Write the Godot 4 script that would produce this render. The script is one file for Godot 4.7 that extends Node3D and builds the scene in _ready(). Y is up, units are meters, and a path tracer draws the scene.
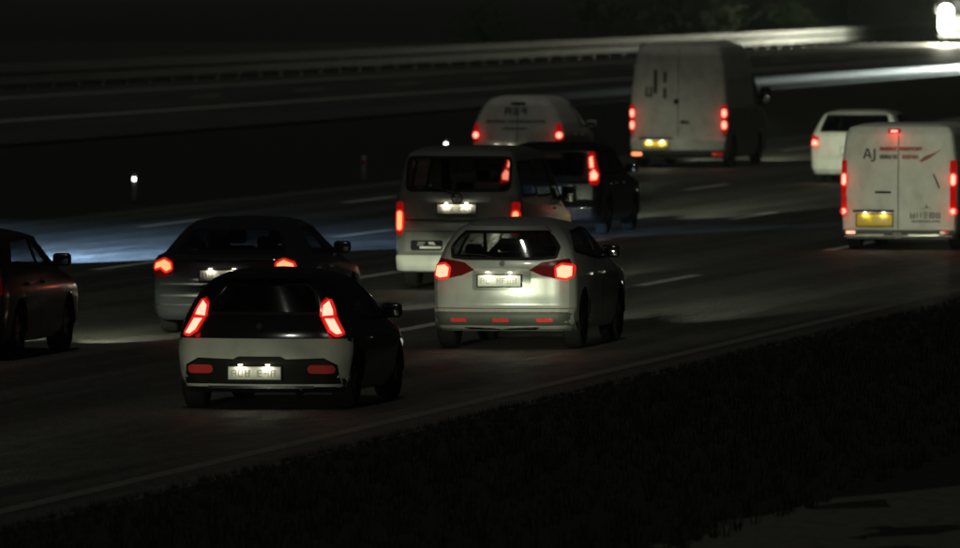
extends Node3D
# A motorway at night: traffic moving away from the camera, one vehicle coming the other way.
# x to the right, y up, traffic heads towards -z. Every vehicle's origin is on the ground under the middle of its rear bumper.

const LANE_LINES := [-22.1, -26.3, -30.5, -34.7]
var V := {}                       # the body that is being shaped
var M := {}
var names := {}
var wheel_meshes := {}

# ------------------------------------------------------------------ small helpers

func numbered(called: String) -> String:
	names[called] = names.get(called, 0) + 1
	return called if names[called] == 1 else "%s_%03d" % [called, names[called] - 1]

func thing(called: String, label: String, category: String, at := Vector3.ZERO, turn := 0.0, group := "") -> Node3D:
	var o := Node3D.new()
	o.name = numbered(called)
	add_child(o)
	o.position = at
	o.rotation.y = turn
	o.set_meta("label", label)
	o.set_meta("category", category)
	if group:
		o.set_meta("group", group)
	return o

func piece(called: String, mesh: Mesh, m: Material, parent: Node, at := Vector3.ZERO) -> MeshInstance3D:
	var o := MeshInstance3D.new()
	o.name = called
	o.mesh = mesh
	o.material_override = m
	o.position = at
	parent.add_child(o, true)
	return o

func structure(called: String, mesh: Mesh, m: Material, at := Vector3.ZERO) -> MeshInstance3D:
	var o := piece(numbered(called), mesh, m, self, at)
	o.set_meta("kind", "structure")
	return o

func paint(r: float, g: float, b: float, rough := 0.35, metal := 0.0, coat := 0.0) -> StandardMaterial3D:
	var m := StandardMaterial3D.new()
	m.albedo_color = Color(r, g, b).linear_to_srgb()
	m.roughness = rough
	m.metallic = metal
	if coat > 0.0:
		m.clearcoat_enabled = true
		m.clearcoat = coat
		m.clearcoat_roughness = 0.08
	return m

func glowing(r: float, g: float, b: float, energy: float) -> StandardMaterial3D:
	var m := paint(r * 0.4, g * 0.4, b * 0.4, 0.2)
	m.emission_enabled = true
	m.emission = Color(r, g, b).linear_to_srgb()
	m.emission_energy_multiplier = energy
	return m

func glass(alpha: float) -> StandardMaterial3D:
	var m := StandardMaterial3D.new()
	m.albedo_color = Color(0.02, 0.025, 0.025, alpha)
	m.transparency = BaseMaterial3D.TRANSPARENCY_ALPHA
	m.roughness = 0.04
	return m

func noise_picture(seed_: int, freq: float, size: int, octaves := 4, as_normal := false, strength := 4.0, ramp: Gradient = null) -> NoiseTexture2D:
	var n := FastNoiseLite.new()
	n.seed = seed_
	n.frequency = freq
	n.noise_type = FastNoiseLite.TYPE_SIMPLEX_SMOOTH
	n.fractal_octaves = octaves
	var t := NoiseTexture2D.new()
	t.width = size
	t.height = size
	t.seamless = true
	t.noise = n
	t.as_normal_map = as_normal
	t.bump_strength = strength
	if ramp:
		t.color_ramp = ramp
	return t

func ramp(stops: Array) -> Gradient:
	var g := Gradient.new()
	g.offsets = PackedFloat32Array(stops.map(func(s): return s[0]))
	g.colors = PackedColorArray(stops.map(func(s): return Color(s[1], s[2], s[3]).linear_to_srgb()))
	return g

func begin() -> SurfaceTool:
	var st := SurfaceTool.new()
	st.begin(Mesh.PRIMITIVE_TRIANGLES)
	return st

func tri(st: SurfaceTool, a: Vector3, b: Vector3, c: Vector3, out: Vector3) -> void:
	if (c - a).cross(b - a).dot(out) < 0.0:
		var k := b
		b = c
		c = k
	st.add_vertex(a)
	st.add_vertex(b)
	st.add_vertex(c)

func quad(st: SurfaceTool, a: Vector3, b: Vector3, c: Vector3, d: Vector3, out: Vector3) -> void:
	tri(st, a, b, c, out)
	tri(st, a, c, d, out)

func done(st: SurfaceTool) -> ArrayMesh:
	st.generate_normals()
	return st.commit()

func box_into(st: SurfaceTool, lo: Vector3, hi: Vector3) -> void:
	var c := [Vector3(lo.x, lo.y, lo.z), Vector3(hi.x, lo.y, lo.z), Vector3(hi.x, hi.y, lo.z), Vector3(lo.x, hi.y, lo.z),
		Vector3(lo.x, lo.y, hi.z), Vector3(hi.x, lo.y, hi.z), Vector3(hi.x, hi.y, hi.z), Vector3(lo.x, hi.y, hi.z)]
	st.set_smooth_group(-1)
	quad(st, c[0], c[1], c[2], c[3], Vector3.FORWARD)
	quad(st, c[4], c[5], c[6], c[7], Vector3.BACK)
	quad(st, c[0], c[4], c[7], c[3], Vector3.LEFT)
	quad(st, c[1], c[5], c[6], c[2], Vector3.RIGHT)
	quad(st, c[0], c[1], c[5], c[4], Vector3.DOWN)
	quad(st, c[3], c[2], c[6], c[7], Vector3.UP)

func box(size: Vector3) -> ArrayMesh:
	var st := begin()
	box_into(st, -size / 2.0, size / 2.0)
	return done(st)

# a box whose edges are rounded: a sphere's directions pushed onto a smaller box
func pillow(size: Vector3, r: float) -> ArrayMesh:
	var st := begin()
	st.set_smooth_group(0)
	var n := 16
	var k := 10
	var inner := size / 2.0 - Vector3.ONE * r
	var at := func(i: int, j: int) -> Vector3:
		var a := TAU * (i + 0.5) / n
		var b := -PI / 2 + PI * j / k
		var v := Vector3(cos(b) * cos(a), sin(b), cos(b) * sin(a))
		return v * r + Vector3(signf(v.x) * inner.x, (signf(v.y) if absf(v.y) > 0.01 else 0.0) * inner.y, signf(v.z) * inner.z)
	for i in n:
		for j in k:
			var a: Vector3 = at.call(i, j)
			var b: Vector3 = at.call((i + 1) % n, j)
			var c: Vector3 = at.call((i + 1) % n, j + 1)
			var d: Vector3 = at.call(i, j + 1)
			quad(st, a, b, c, d, a + b + c + d)
	return done(st)

# a profile of (radius, x) turned round the x axis
func lathe(profile: Array, n := 28) -> ArrayMesh:
	var st := begin()
	st.set_smooth_group(0)
	for i in n:
		var a := TAU * i / n
		var b := TAU * (i + 1) / n
		for j in profile.size() - 1:
			var p: Vector2 = profile[j]
			var q: Vector2 = profile[j + 1]
			var v := [Vector3(p.y, p.x * cos(a), p.x * sin(a)), Vector3(q.y, q.x * cos(a), q.x * sin(a)), Vector3(q.y, q.x * cos(b), q.x * sin(b)), Vector3(p.y, p.x * cos(b), p.x * sin(b))]
			var mid := Vector3(0, cos((a + b) / 2), sin((a + b) / 2))
			var out := Vector3(-(q.x - p.x), 0, 0) + mid * (q.y - p.y)
			quad(st, v[0], v[1], v[2], v[3], out)
	return done(st)

func tube(points: Array, r: float, n := 8) -> ArrayMesh:
	var st := begin()
	st.set_smooth_group(0)
	var rings := []
	for i in points.size():
		var t: Vector3 = (points[mini(i + 1, points.size() - 1)] - points[maxi(i - 1, 0)]).normalized()
		var s := t.cross(Vector3.UP if absf(t.y) < 0.9 else Vector3.RIGHT).normalized()
		var u := s.cross(t)
		var ring := []
		for j in n:
			ring.append(points[i] + (s * cos(TAU * j / n) + u * sin(TAU * j / n)) * r)
		rings.append(ring)
	for i in points.size() - 1:
		for j in n:
			var a: Vector3 = rings[i][j]
			quad(st, a, rings[i][(j + 1) % n], rings[i + 1][(j + 1) % n], rings[i + 1][j], a - points[i])
	return done(st)

# ------------------------------------------------------------------ vehicle bodies
# A body is shaped by three tables over the height y: how far forward its rear lies, how far forward its front lies, and its half width.
# In plan every level is a rounded rectangle. surf() gives a point of the skin: face 0 rear, 1 front (u = x), 2 right, 3 left (u = distance forward).

func lin(tab: Array, y: float) -> float:
	if y <= tab[0][0]:
		return tab[0][1]
	for i in range(1, tab.size()):
		if y <= tab[i][0]:
			var t: float = (y - tab[i - 1][0]) / (tab[i][0] - tab[i - 1][0])
			return lerpf(tab[i - 1][1], tab[i][1], t)
	return tab[-1][1]

func corner(y: float) -> float:
	return minf(V.corner, lin(V.half, y) * 0.5)

func surf(face: int, u: float, y: float) -> Vector3:
	var w: float = lin(V.half, y)
	var we: float = w * (1.0 - V.taper)
	var r := corner(y)
	var bow: float = V.bow
	if face < 2:
		var a := absf(u)
		var t := minf(a / (we - r), 1.0)
		var e := clampf(a - (we - r), 0.0, r)
		var k: float = bow * t * t + r - sqrt(maxf(r * r - e * e, 0.0))
		return Vector3(u, y, -(lin(V.rear, y) + k)) if face == 0 else Vector3(u, y, -(lin(V.front, y) - k * V.nose))
	var d0: float = lin(V.rear, y) + bow
	var d1: float = lin(V.front, y) - bow * V.nose
	var rn: float = r * V.nose
	var x: float
	if u < d0 + r:
		var e := clampf(d0 + r - u, 0.0, r)
		x = we - r + sqrt(maxf(r * r - e * e, 0.0))
	elif u > d1 - rn:
		var e: float = clampf((u - d1 + rn) / V.nose, 0.0, r)
		x = we - r + sqrt(maxf(r * r - e * e, 0.0))
	else:
		var t := (u - d0 - r) / maxf(d1 - rn - d0 - r, 0.01)
		x = w * (1.0 - V.taper * pow(absf(2.0 * t - 1.0), 3.0))
	return Vector3(x if face == 2 else -x, y, -u)

func span(face: int, y: float) -> Vector2:
	var r := corner(y) * 0.293
	if face < 2:
		var a: float = lin(V.half, y) * (1.0 - V.taper) - r
		return Vector2(-a, a)
	return Vector2(lin(V.rear, y) + V.bow + r, lin(V.front, y) - (V.bow + r) * V.nose)

func outward(face: int) -> Vector3:
	return [Vector3.BACK, Vector3.FORWARD, Vector3.RIGHT, Vector3.LEFT][face]

func box_of(poly: PackedVector2Array) -> Rect2:
	var b := Rect2(poly[0], Vector2.ZERO)
	for p in poly:
		b = b.expand(p)
	return b

func emit(st: SurfaceTool, face: int, poly: PackedVector2Array, lift: float) -> void:
	if poly.size() < 3:
		return
	var out := outward(face)
	var idx := Geometry2D.triangulate_polygon(poly)
	for i in range(0, idx.size(), 3):
		tri(st, surf(face, poly[idx[i]].x, poly[idx[i]].y) + out * lift, surf(face, poly[idx[i + 1]].x, poly[idx[i + 1]].y) + out * lift, surf(face, poly[idx[i + 2]].x, poly[idx[i + 2]].y) + out * lift, out)

func cut_all(poly: PackedVector2Array, cuts: Array) -> Array:
	var left := [poly]
	for c in cuts:
		if not c.box.intersects(box_of(poly).grow(0.001)):
			continue
		var next := []
		for p in left:
			for q in Geometry2D.clip_polygons(p, c.poly):
				if not Geometry2D.is_polygon_clockwise(q):
					next.append(q)
		left = next
	return left

func as_cut(poly: PackedVector2Array) -> Dictionary:
	var q := poly
	if Geometry2D.is_polygon_clockwise(q):
		q = q.duplicate()
		q.reverse()
	return {"poly": q, "box": box_of(q)}

func body_mesh(cuts: Array) -> ArrayMesh:     # cuts: for each face a list of as_cut()
	var st := begin()
	st.set_smooth_group(0)
	var ys := []
	var tops := {}
	for tab in [V.rear, V.front, V.half]:
		for p in tab:
			tops[snappedf(p[0], 0.001)] = true
	var keys := tops.keys()
	keys.sort()
	for i in keys.size() - 1:
		var n := maxi(1, ceili((keys[i + 1] - keys[i]) / 0.06))
		for j in n:
			ys.append(lerpf(keys[i], keys[i + 1], float(j) / n))
	ys.append(keys[-1])
	for face in 4:
		var n := 18 if face < 2 else 34
		var fr := []
		for i in n + 1:
			var t := float(i) / n
			fr.append(t + 0.35 * sin(TAU * t) / TAU * -1.0)
		for j in ys.size() - 1:
			var s0 := span(face, ys[j])
			var s1 := span(face, ys[j + 1])
			for i in n:
				var p := PackedVector2Array([Vector2(lerpf(s0.x, s0.y, fr[i]), ys[j]), Vector2(lerpf(s0.x, s0.y, fr[i + 1]), ys[j]), Vector2(lerpf(s1.x, s1.y, fr[i + 1]), ys[j + 1]), Vector2(lerpf(s1.x, s1.y, fr[i]), ys[j + 1])])
				var touched := false
				var b := box_of(p)
				for c in cuts[face]:
					touched = touched or c.box.intersects(b)
				if touched:
					for q in cut_all(p, cuts[face]):
						emit(st, face, q, 0.0)
				else:
					var out := outward(face) + Vector3.UP * 0.2
					quad(st, surf(face, p[0].x, p[0].y), surf(face, p[1].x, p[1].y), surf(face, p[2].x, p[2].y), surf(face, p[3].x, p[3].y), out)
	for top in [true, false]:
		var y: float = ys[-1] if top else ys[0]
		var ring := []
		for face in [0, 2, 1, 3]:
			var s := span(face, y)
			for i in 13:
				var t := i / 12.0
				ring.append(surf(face, lerpf(s.x, s.y, t if face in [0, 2] else 1.0 - t), y))
		var mid := Vector3.ZERO
		for p in ring:
			mid += p / ring.size()
		mid.y += 0.012 if top else 0.0
		for i in ring.size():
			tri(st, ring[i], ring[(i + 1) % ring.size()], mid, Vector3.UP if top else Vector3.DOWN)
	return done(st)

# a panel that follows the skin: outline in (u, y), raised by lift, with edges going depth deep
func panel(face: int, outline: Array, lift := 0.006, depth := 0.012, holes: Array = [], cell := 0.08) -> ArrayMesh:
	var poly: PackedVector2Array = as_cut(PackedVector2Array(outline)).poly
	var cuts := holes.map(func(h): return as_cut(PackedVector2Array(h)))
	var st := begin()
	st.set_smooth_group(0)
	var b := box_of(poly)
	var nx := maxi(1, ceili(b.size.x / cell))
	var ny := maxi(1, ceili(b.size.y / cell))
	for i in nx:
		for j in ny:
			var lo := b.position + Vector2(b.size.x * i / nx, b.size.y * j / ny)
			var hi := b.position + Vector2(b.size.x * (i + 1) / nx, b.size.y * (j + 1) / ny)
			var c := PackedVector2Array([lo, Vector2(hi.x, lo.y), hi, Vector2(lo.x, hi.y)])
			for q in Geometry2D.intersect_polygons(c, poly):
				for k in cut_all(q, cuts):
					emit(st, face, k, lift)
	st.set_smooth_group(-1)
	var out := outward(face)
	for rim in [poly] + cuts.map(func(c): return c.poly):
		for i in rim.size():
			var p: Vector2 = rim[i]
			var q: Vector2 = rim[(i + 1) % rim.size()]
			var n := maxi(1, ceili(p.distance_to(q) / cell))
			for k in n:
				var s := p.lerp(q, float(k) / n)
				var e := p.lerp(q, float(k + 1) / n)
				var a := surf(face, s.x, s.y) + out * lift
				var c := surf(face, e.x, e.y) + out * lift
				var side := (c - a).cross(out)
				quad(st, a, c, c - out * depth, a - out * depth, side)
	return done(st)

func flip(outline: Array) -> Array:
	return outline.map(func(p): return Vector2(-p.x, p.y))

func rect(x0: float, y0: float, x1: float, y1: float, c := 0.0) -> Array:
	if c <= 0.0:
		return [Vector2(x0, y0), Vector2(x1, y0), Vector2(x1, y1), Vector2(x0, y1)]
	return [Vector2(x0 + c, y0), Vector2(x1 - c, y0), Vector2(x1 - c * 0.3, y0 + c * 0.3), Vector2(x1, y0 + c), Vector2(x1, y1 - c), Vector2(x1 - c * 0.3, y1 - c * 0.3), Vector2(x1 - c, y1), Vector2(x0 + c, y1), Vector2(x0 + c * 0.3, y1 - c * 0.3), Vector2(x0, y1 - c), Vector2(x0, y0 + c), Vector2(x0 + c * 0.3, y0 + c * 0.3)]

func grown(outline: Array, by: float) -> Array:
	var got := Geometry2D.offset_polygon(as_cut(PackedVector2Array(outline)).poly, by, Geometry2D.JOIN_ROUND)
	return Array(got[0])

func disc(cx: float, cy: float, r: float, n := 16) -> Array:
	var a := []
	for i in n:
		a.append(Vector2(cx + r * cos(TAU * i / n), cy + r * sin(TAU * i / n)))
	return a

func arch(cd: float, cy: float, r: float, low: float) -> Array:
	var a := [Vector2(cd - r, low), Vector2(cd + r, low)]
	for i in 13:
		var t := PI * i / 12.0
		a.append(Vector2(cd + r * cos(t), maxf(low + 0.01, cy + r * sin(t))))
	return a

# lines of writing too small to read in the photograph: rows of little strokes
func strokes(face: int, x0: float, y0: float, w: float, h: float, count: int, thick: float, seed_: int, lift := 0.004) -> ArrayMesh:
	var rng := RandomNumberGenerator.new()
	rng.seed = seed_
	var st := begin()
	var step := w / count
	for i in count:
		var gx := x0 + step * i
		var gw := step * 0.72
		var bars := []
		for k in 3:
			if rng.randf() < 0.75:
				bars.append([Vector2(gx, y0 + h * (0.08 + 0.42 * k)), Vector2(gx + gw, y0 + h * (0.08 + 0.42 * k))])
		for k in 2:
			if rng.randf() < 0.85:
				var x := gx + gw * (0.08 + 0.84 * k)
				bars.append([Vector2(x, y0), Vector2(x + rng.randf_range(-0.1, 0.1) * gw, y0 + h)])
		for bar in bars:
			var a: Vector2 = bar[0]
			var b: Vector2 = bar[1]
			var nrm := (b - a).orthogonal().normalized() * thick / 2.0
			var pts := [a + nrm, b + nrm, b - nrm, a - nrm]
			var v := pts.map(func(p): return surf(face, p.x, p.y) + outward(face) * lift)
			quad(st, v[0], v[1], v[2], v[3], outward(face))
	return done(st)

func wheel(parent: Node3D, x: float, d: float, r: float, side: int, rim_m: Material) -> void:
	if not wheel_meshes.has(r):
		var h := 0.1
		var st := begin()
		st.set_smooth_group(-1)
		for k in 5:
			var a := TAU * k / 5.0
			var dir := Vector3(0, cos(a), sin(a))
			var across := Vector3(0, -sin(a), cos(a)) * r * 0.1
			var p := [dir * r * 0.12 - across, dir * r * 0.12 + across, dir * r * 0.64 + across * 1.3, dir * r * 0.64 - across * 1.3]
			var up := Vector3(h * 0.72, 0, 0)
			var low := Vector3(h * 0.5, 0, 0)
			quad(st, p[0] + up, p[1] + up, p[2] + up, p[3] + up, Vector3.RIGHT)
			for e in 4:
				quad(st, p[e] + up, p[(e + 1) % 4] + up, p[(e + 1) % 4] + low, p[e] + low, p[e] + p[(e + 1) % 4] - (p[0] + p[2]) )
		wheel_meshes[r] = [
			lathe([Vector2(r * 0.62, -h), Vector2(r * 0.86, -h), Vector2(r * 0.96, -h * 0.85), Vector2(r, -h * 0.5), Vector2(r, h * 0.5), Vector2(r * 0.96, h * 0.85), Vector2(r * 0.86, h), Vector2(r * 0.62, h * 0.9)]),
			lathe([Vector2(r * 0.62, h * 0.9), Vector2(r * 0.66, h * 0.86), Vector2(r * 0.63, h * 0.7), Vector2(r * 0.6, h * 0.3), Vector2(r * 0.3, h * 0.3), Vector2(0.001, h * 0.35)]),
			done(st), lathe([Vector2(r * 0.17, h * 0.4), Vector2(r * 0.17, h * 0.75), Vector2(r * 0.1, h * 0.8), Vector2(0.001, h * 0.8)], 14)]
	var w := Node3D.new()
	w.name = "wheel"
	parent.add_child(w, true)
	w.position = Vector3(x, r, -d)
	w.rotation.y = 0.0 if side > 0 else PI
	piece("tyre", wheel_meshes[r][0], M.rubber, w)
	piece("rim", wheel_meshes[r][1], M.dark_metal, w)
	piece("spokes", wheel_meshes[r][2], rim_m, w)
	piece("hub_cap", wheel_meshes[r][3], rim_m, w)

func lamp_light(parent: Node3D, called: String, at: Vector3, color: Color, energy: float, size: float) -> void:
	var l := OmniLight3D.new()
	l.name = called
	l.light_color = color
	l.light_energy = energy
	l.light_size = size
	l.omni_range = 30.0
	l.omni_attenuation = 2.0
	l.shadow_enabled = true
	parent.add_child(l, true)
	l.position = at

func beam(parent: Node3D, at: Vector3, color: Color, energy: float, angle: float, down: float, yaw := 0.0, soft := 0.6) -> void:
	var l := SpotLight3D.new()
	l.name = "headlight_beam"
	l.light_color = color
	l.light_energy = energy
	l.light_size = 0.06
	l.spot_angle = angle
	l.spot_angle_attenuation = soft
	l.spot_range = 400.0
	l.spot_attenuation = 2.0
	l.shadow_enabled = true
	parent.add_child(l, true)
	l.position = at
	l.rotation = Vector3(-deg_to_rad(down), deg_to_rad(yaw), 0)

func plate(parent: Node3D, x: float, y: float, w: float, h: float, m: Material, seed_: int, lamp := 0.0, back := 0.016, lamp_up := 0.02) -> void:
	var z := maxf(surf(0, x - w / 2, y).z, surf(0, x + w / 2, y).z)
	z = maxf(z, maxf(surf(0, x, y - h / 2).z, surf(0, x, y + h / 2).z)) + back
	var p := piece("number_plate", pillow(Vector3(w, h, 0.016), 0.005), m, parent, Vector3(x, y, z))
	var frame := begin()
	for e in [[-w / 2 - 0.012, -h / 2 - 0.012, w / 2 + 0.012, -h / 2], [-w / 2 - 0.012, h / 2, w / 2 + 0.012, h / 2 + 0.012], [-w / 2 - 0.012, -h / 2, -w / 2, h / 2], [w / 2, -h / 2, w / 2 + 0.012, h / 2]]:
		box_into(frame, Vector3(e[0], e[1], -0.02), Vector3(e[2], e[3], 0.01))
	piece("plate_frame", done(frame), M.black, p)
	# characters the photograph does not let one read
	var rng := RandomNumberGenerator.new()
	rng.seed = seed_
	var st := begin()
	var n := 7
	for i in n:
		if i == 2 + seed_ % 2:
			continue
		var gx := -w / 2 + w * (0.07 + 0.86 * i / n)
		var gw := w * 0.86 / n * 0.7
		var t := gw * 0.17
		var gh := h * 0.5
		for k in 3:
			if rng.randf() < 0.7:
				var yy := -gh / 2 + (gh - t) * k / 2.0
				box_into(st, Vector3(gx, yy, 0.007), Vector3(gx + gw, yy + t, 0.0105))
		for k in 2:
			if rng.randf() < 0.85:
				var xx := gx + (gw - t) * k
				box_into(st, Vector3(xx, -gh / 2, 0.007), Vector3(xx + t, gh / 2, 0.0115))
	piece("plate_characters", done(st), M.plate_ink, p).set_meta("kind", "stuff")
	if lamp > 0.0:
		for s in [-1, 1]:
			var at := Vector3(x + s * w * 0.26, y + h / 2 + lamp_up, z + 0.03)
			piece("plate_light", pillow(Vector3(0.05, 0.014, 0.02), 0.006), M.plate_lamp, parent, at)
			lamp_light(parent, "plate_lamp_light", at + Vector3(0, -0.018, 0.012), Color(1, 0.96, 0.84), lamp, 0.01)

# a tail light: red lens with a brighter core behind it, and the light it throws
func tail_light(parent: Node3D, lens: Array, cores: Array, energy: float, lift := 0.02, core_m: Material = null, lens_m: Material = null) -> void:
	for s in [-1, 1]:
		var l := piece("tail_light", panel(0, lens if s > 0 else flip(lens), lift, lift + 0.01, [], 0.05), lens_m if lens_m else M.tail_lens, parent)
		for c in cores:
			var ring: Array = grown(c, 0.026)  # ring imitates the soft glow falling off round the core
			piece("glow_ring", panel(0, ring if s > 0 else flip(ring), lift + 0.003, 0.006, [], 0.04), M.tail_mid, l)
			piece("lamp_core", panel(0, c if s > 0 else flip(c), lift + 0.006, 0.008, [], 0.04), core_m if core_m else M.tail_core, l)
			var b := box_of(PackedVector2Array(c))
			var mid := b.get_center()
			lamp_light(parent, "tail_lamp_light", surf(0, mid.x * s, mid.y) + Vector3(0, 0, lift + 0.07), Color(1, 0.1, 0.05), energy * 0.22 / cores.size(), 0.03)

# everything that all the vehicles have: body, windows, wheels, mirrors, headlights, seats
func vehicle(called: String, label: String, category: String, at: Vector3, spec: Dictionary, turn := 0.0) -> Node3D:
	V = {"corner": 0.12, "bow": 0.05, "taper": 0.04, "nose": 1.6, "wheel": 0.29, "rim": M.alloy, "side_windows": [], "rear_window": [], "windscreen": [], "glass": M.glass, "mirror": [0.0, 0.0], "rows": [], "trim": M.black, "headlight": []}
	V.merge(spec, true)
	var t := thing(called, label, category, at, turn, "vehicles on the motorway")
	var r: float = V.wheel
	var low: float = V.half[0][0]
	var cuts := [[], [], [], []]
	if V.rear_window:
		cuts[0].append(as_cut(PackedVector2Array(V.rear_window)))
	if V.windscreen:
		cuts[1].append(as_cut(PackedVector2Array(V.windscreen)))
	for face in [2, 3]:
		for w in V.side_windows:
			cuts[face].append(as_cut(PackedVector2Array(w)))
		for a in V.axles:
			cuts[face].append(as_cut(PackedVector2Array(arch(a, r, r * 1.16, low - 0.05))))
	piece("body", body_mesh(cuts), V.paint, t)
	if V.rear_window:
		piece("rear_window", panel(0, V.rear_window, -0.004, 0.004), V.glass, t)
		piece("rear_window_seal", panel(0, grown(V.rear_window, 0.022), 0.004, 0.012, [grown(V.rear_window, -0.012)]), V.trim, t)
	if V.windscreen:
		piece("windscreen", panel(1, V.windscreen, -0.004, 0.004), V.get("screen_glass", M.glass), t)
		piece("windscreen_seal", panel(1, grown(V.windscreen, 0.02), 0.004, 0.012, [grown(V.windscreen, -0.01)]), V.trim, t)
	for face in [2, 3]:
		for w in V.side_windows:
			piece("side_window", panel(face, w, -0.004, 0.004, [], 0.12), V.glass, t)
			piece("side_window_seal", panel(face, grown(w, 0.018), 0.004, 0.012, [grown(w, -0.01)], 0.12), V.trim, t)
		for a in V.axles:
			var x := absf(surf(face, a, r * 1.2).x)
			var s := 1 if face == 2 else -1
			wheel(t, s * (x - 0.105), a, r, s, V.rim)
			var liner := begin()
			liner.set_smooth_group(0)
			for i in 12:
				var p := PI * i / 12.0
				var q := PI * (i + 1) / 12.0
				var k := r * 1.17
				var c := Vector3(0, r, -a)
				quad(liner, c + Vector3(s * (x - 0.004), k * sin(p), k * cos(p)), c + Vector3(s * (x - 0.004), k * sin(q), k * cos(q)), c + Vector3(s * (x - 0.3), k * sin(q), k * cos(q)), c + Vector3(s * (x - 0.3), k * sin(p), k * cos(p)), Vector3(0, -sin(p), -cos(p)))
			piece("wheel_arch", done(liner), M.black, t)
		# door seams and handles
		for d in V.get("doors", []):
			var y0 := low + 0.12
			var y1: float = V.belt - 0.03
			piece("door_seam", panel(face, rect(d - 0.006, y0, d + 0.006, y1), 0.0015, 0.004, [], 0.2), M.black, t)
			piece("door_handle", panel(face, rect(d + 0.08, y1 - 0.12, d + 0.24, y1 - 0.085, 0.01), 0.025, 0.03), V.get("handle", V.paint), t)
	for s in [-1, 1]:
		if V.mirror[0] > 0.0:
			var x: float = absf(surf(2, V.mirror[0], V.mirror[1]).x)
			var sz: Vector3 = V.get("mirror_size", Vector3(0.2, 0.14, 0.1))
			var m := piece("door_mirror", pillow(sz, 0.045), V.get("mirror_paint", V.paint), t, Vector3(s * (x + 0.02 + sz.x / 2), V.mirror[1], -V.mirror[0]))
			piece("mirror_glass", pillow(Vector3(sz.x - 0.05, sz.y - 0.04, 0.01), 0.004), M.mirror, m, Vector3(0, 0, sz.z / 2))
			piece("mirror_arm", box(Vector3(0.09, 0.04, 0.05)), M.black, m, Vector3(-s * (sz.x / 2 + 0.01), -0.04, 0))
		if V.headlight:
			var h: Array = V.headlight if s > 0 else flip(V.headlight)
			piece("headlight", panel(1, h, 0.012, 0.02), V.get("lamp", M.head_lamp), t)
			var c := box_of(PackedVector2Array(h)).get_center()
			var e: Dictionary = V.get("beam", {})
			if e:
				for yaw in e.get("fan", [e.get("yaw", 0.0)]):
					beam(t, surf(1, c.x, c.y) + Vector3(0, 0, -0.16), e.get("color", Color(0.97, 1.0, 0.86)), e.energy, e.get("angle", 14.0), e.get("down", 6.0), yaw, e.get("soft", 0.8))
	for row in V.rows:                    # [distance forward, seat-back top, half width, count]
		for i in row[3]:
			var x: float = row[2] * (2.0 * (i + 0.5) / row[3] - 1.0)
			var w: float = 2.0 * row[2] / row[3] - 0.04
			var seat := piece("seat", pillow(Vector3(w, row[1] - 0.4, 0.16), 0.06), M.fabric, t, Vector3(x, (row[1] + 0.4) / 2, -row[0]))
			piece("headrest", pillow(Vector3(0.24, 0.15, 0.1), 0.045), M.fabric, seat, Vector3(0, (row[1] - 0.4) / 2 + 0.1, 0))
	if V.get("dash", 0.0) > 0.0:
		piece("dashboard", pillow(Vector3(lin(V.half, V.belt) * 1.75, 0.22, 0.3), 0.08), M.black, t, Vector3(0, V.belt - 0.1, -V.dash))
	return t

func bumper(t: Node3D, y0: float, y1: float, m: Material, lift := 0.03, face := 0) -> void:
	var a: float = lin(V.half, (y0 + y1) / 2) * (1.0 - V.taper) - 0.002
	piece("rear_bumper" if face == 0 else "front_bumper", panel(face, rect(-a, y0, a, y1), lift, lift + 0.02, [], 0.06), m, t)

func strip(t: Node3D, called: String, x0: float, y0: float, x1: float, y1: float, m: Material, lift := 0.008, c := 0.0) -> MeshInstance3D:
	return piece(called, panel(0, rect(x0, y0, x1, y1, c), lift, lift + 0.01), m, t)

# ------------------------------------------------------------------ the scene

func _ready() -> void:
	# camera: a long lens on the bank beside the road
	var cam := Camera3D.new()
	cam.name = "camera"
	add_child(cam)
	cam.position = Vector3(0, 4.2, 0)
	cam.rotation_degrees = Vector3(-1.63509, 9.79594, 0)
	cam.current = true
	cam.fov = 2.85378
	cam.near = 1.0
	cam.far = 4000.0
	var optics := CameraAttributesPhysical.new()
	optics.frustum_focal_length = 481.75
	optics.frustum_near = 1.0
	optics.frustum_far = 4000.0
	optics.frustum_focus_distance = 107.0
	optics.exposure_aperture = 6.5
	cam.attributes = optics

	var env := Environment.new()
	env.tonemap_mode = Environment.TONE_MAPPER_LINEAR
	env.tonemap_exposure = 1.0
	env.background_mode = Environment.BG_SKY
	env.sdfgi_enabled = true
	env.ssao_enabled = true
	env.ssil_enabled = true
	var night := ProceduralSkyMaterial.new()
	night.sky_top_color = Color(0.02, 0.022, 0.024)
	night.sky_horizon_color = Color(0.025, 0.025, 0.025)
	night.ground_bottom_color = Color(0.01, 0.01, 0.01)
	night.ground_horizon_color = Color(0.03, 0.03, 0.03)
	var sky := Sky.new()
	sky.sky_material = night
	env.sky = sky
	env.background_energy_multiplier = 1.0
	env.fog_enabled = true
	env.fog_density = 0.00016
	env.fog_light_color = Color(0.9, 0.95, 0.92)
	var we := WorldEnvironment.new()
	we.name = "night_air"
	we.environment = env
	add_child(we)

	var moon := DirectionalLight3D.new()
	moon.name = "moon"
	moon.light_color = Color(1.0, 1.0, 0.93)
	moon.light_energy = 0.07
	moon.light_angular_distance = 2.0
	moon.shadow_enabled = true
	moon.rotation_degrees = Vector3(-66, 3, 0)
	add_child(moon)

	materials()
	ground()
	traffic()
	roadside()

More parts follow.
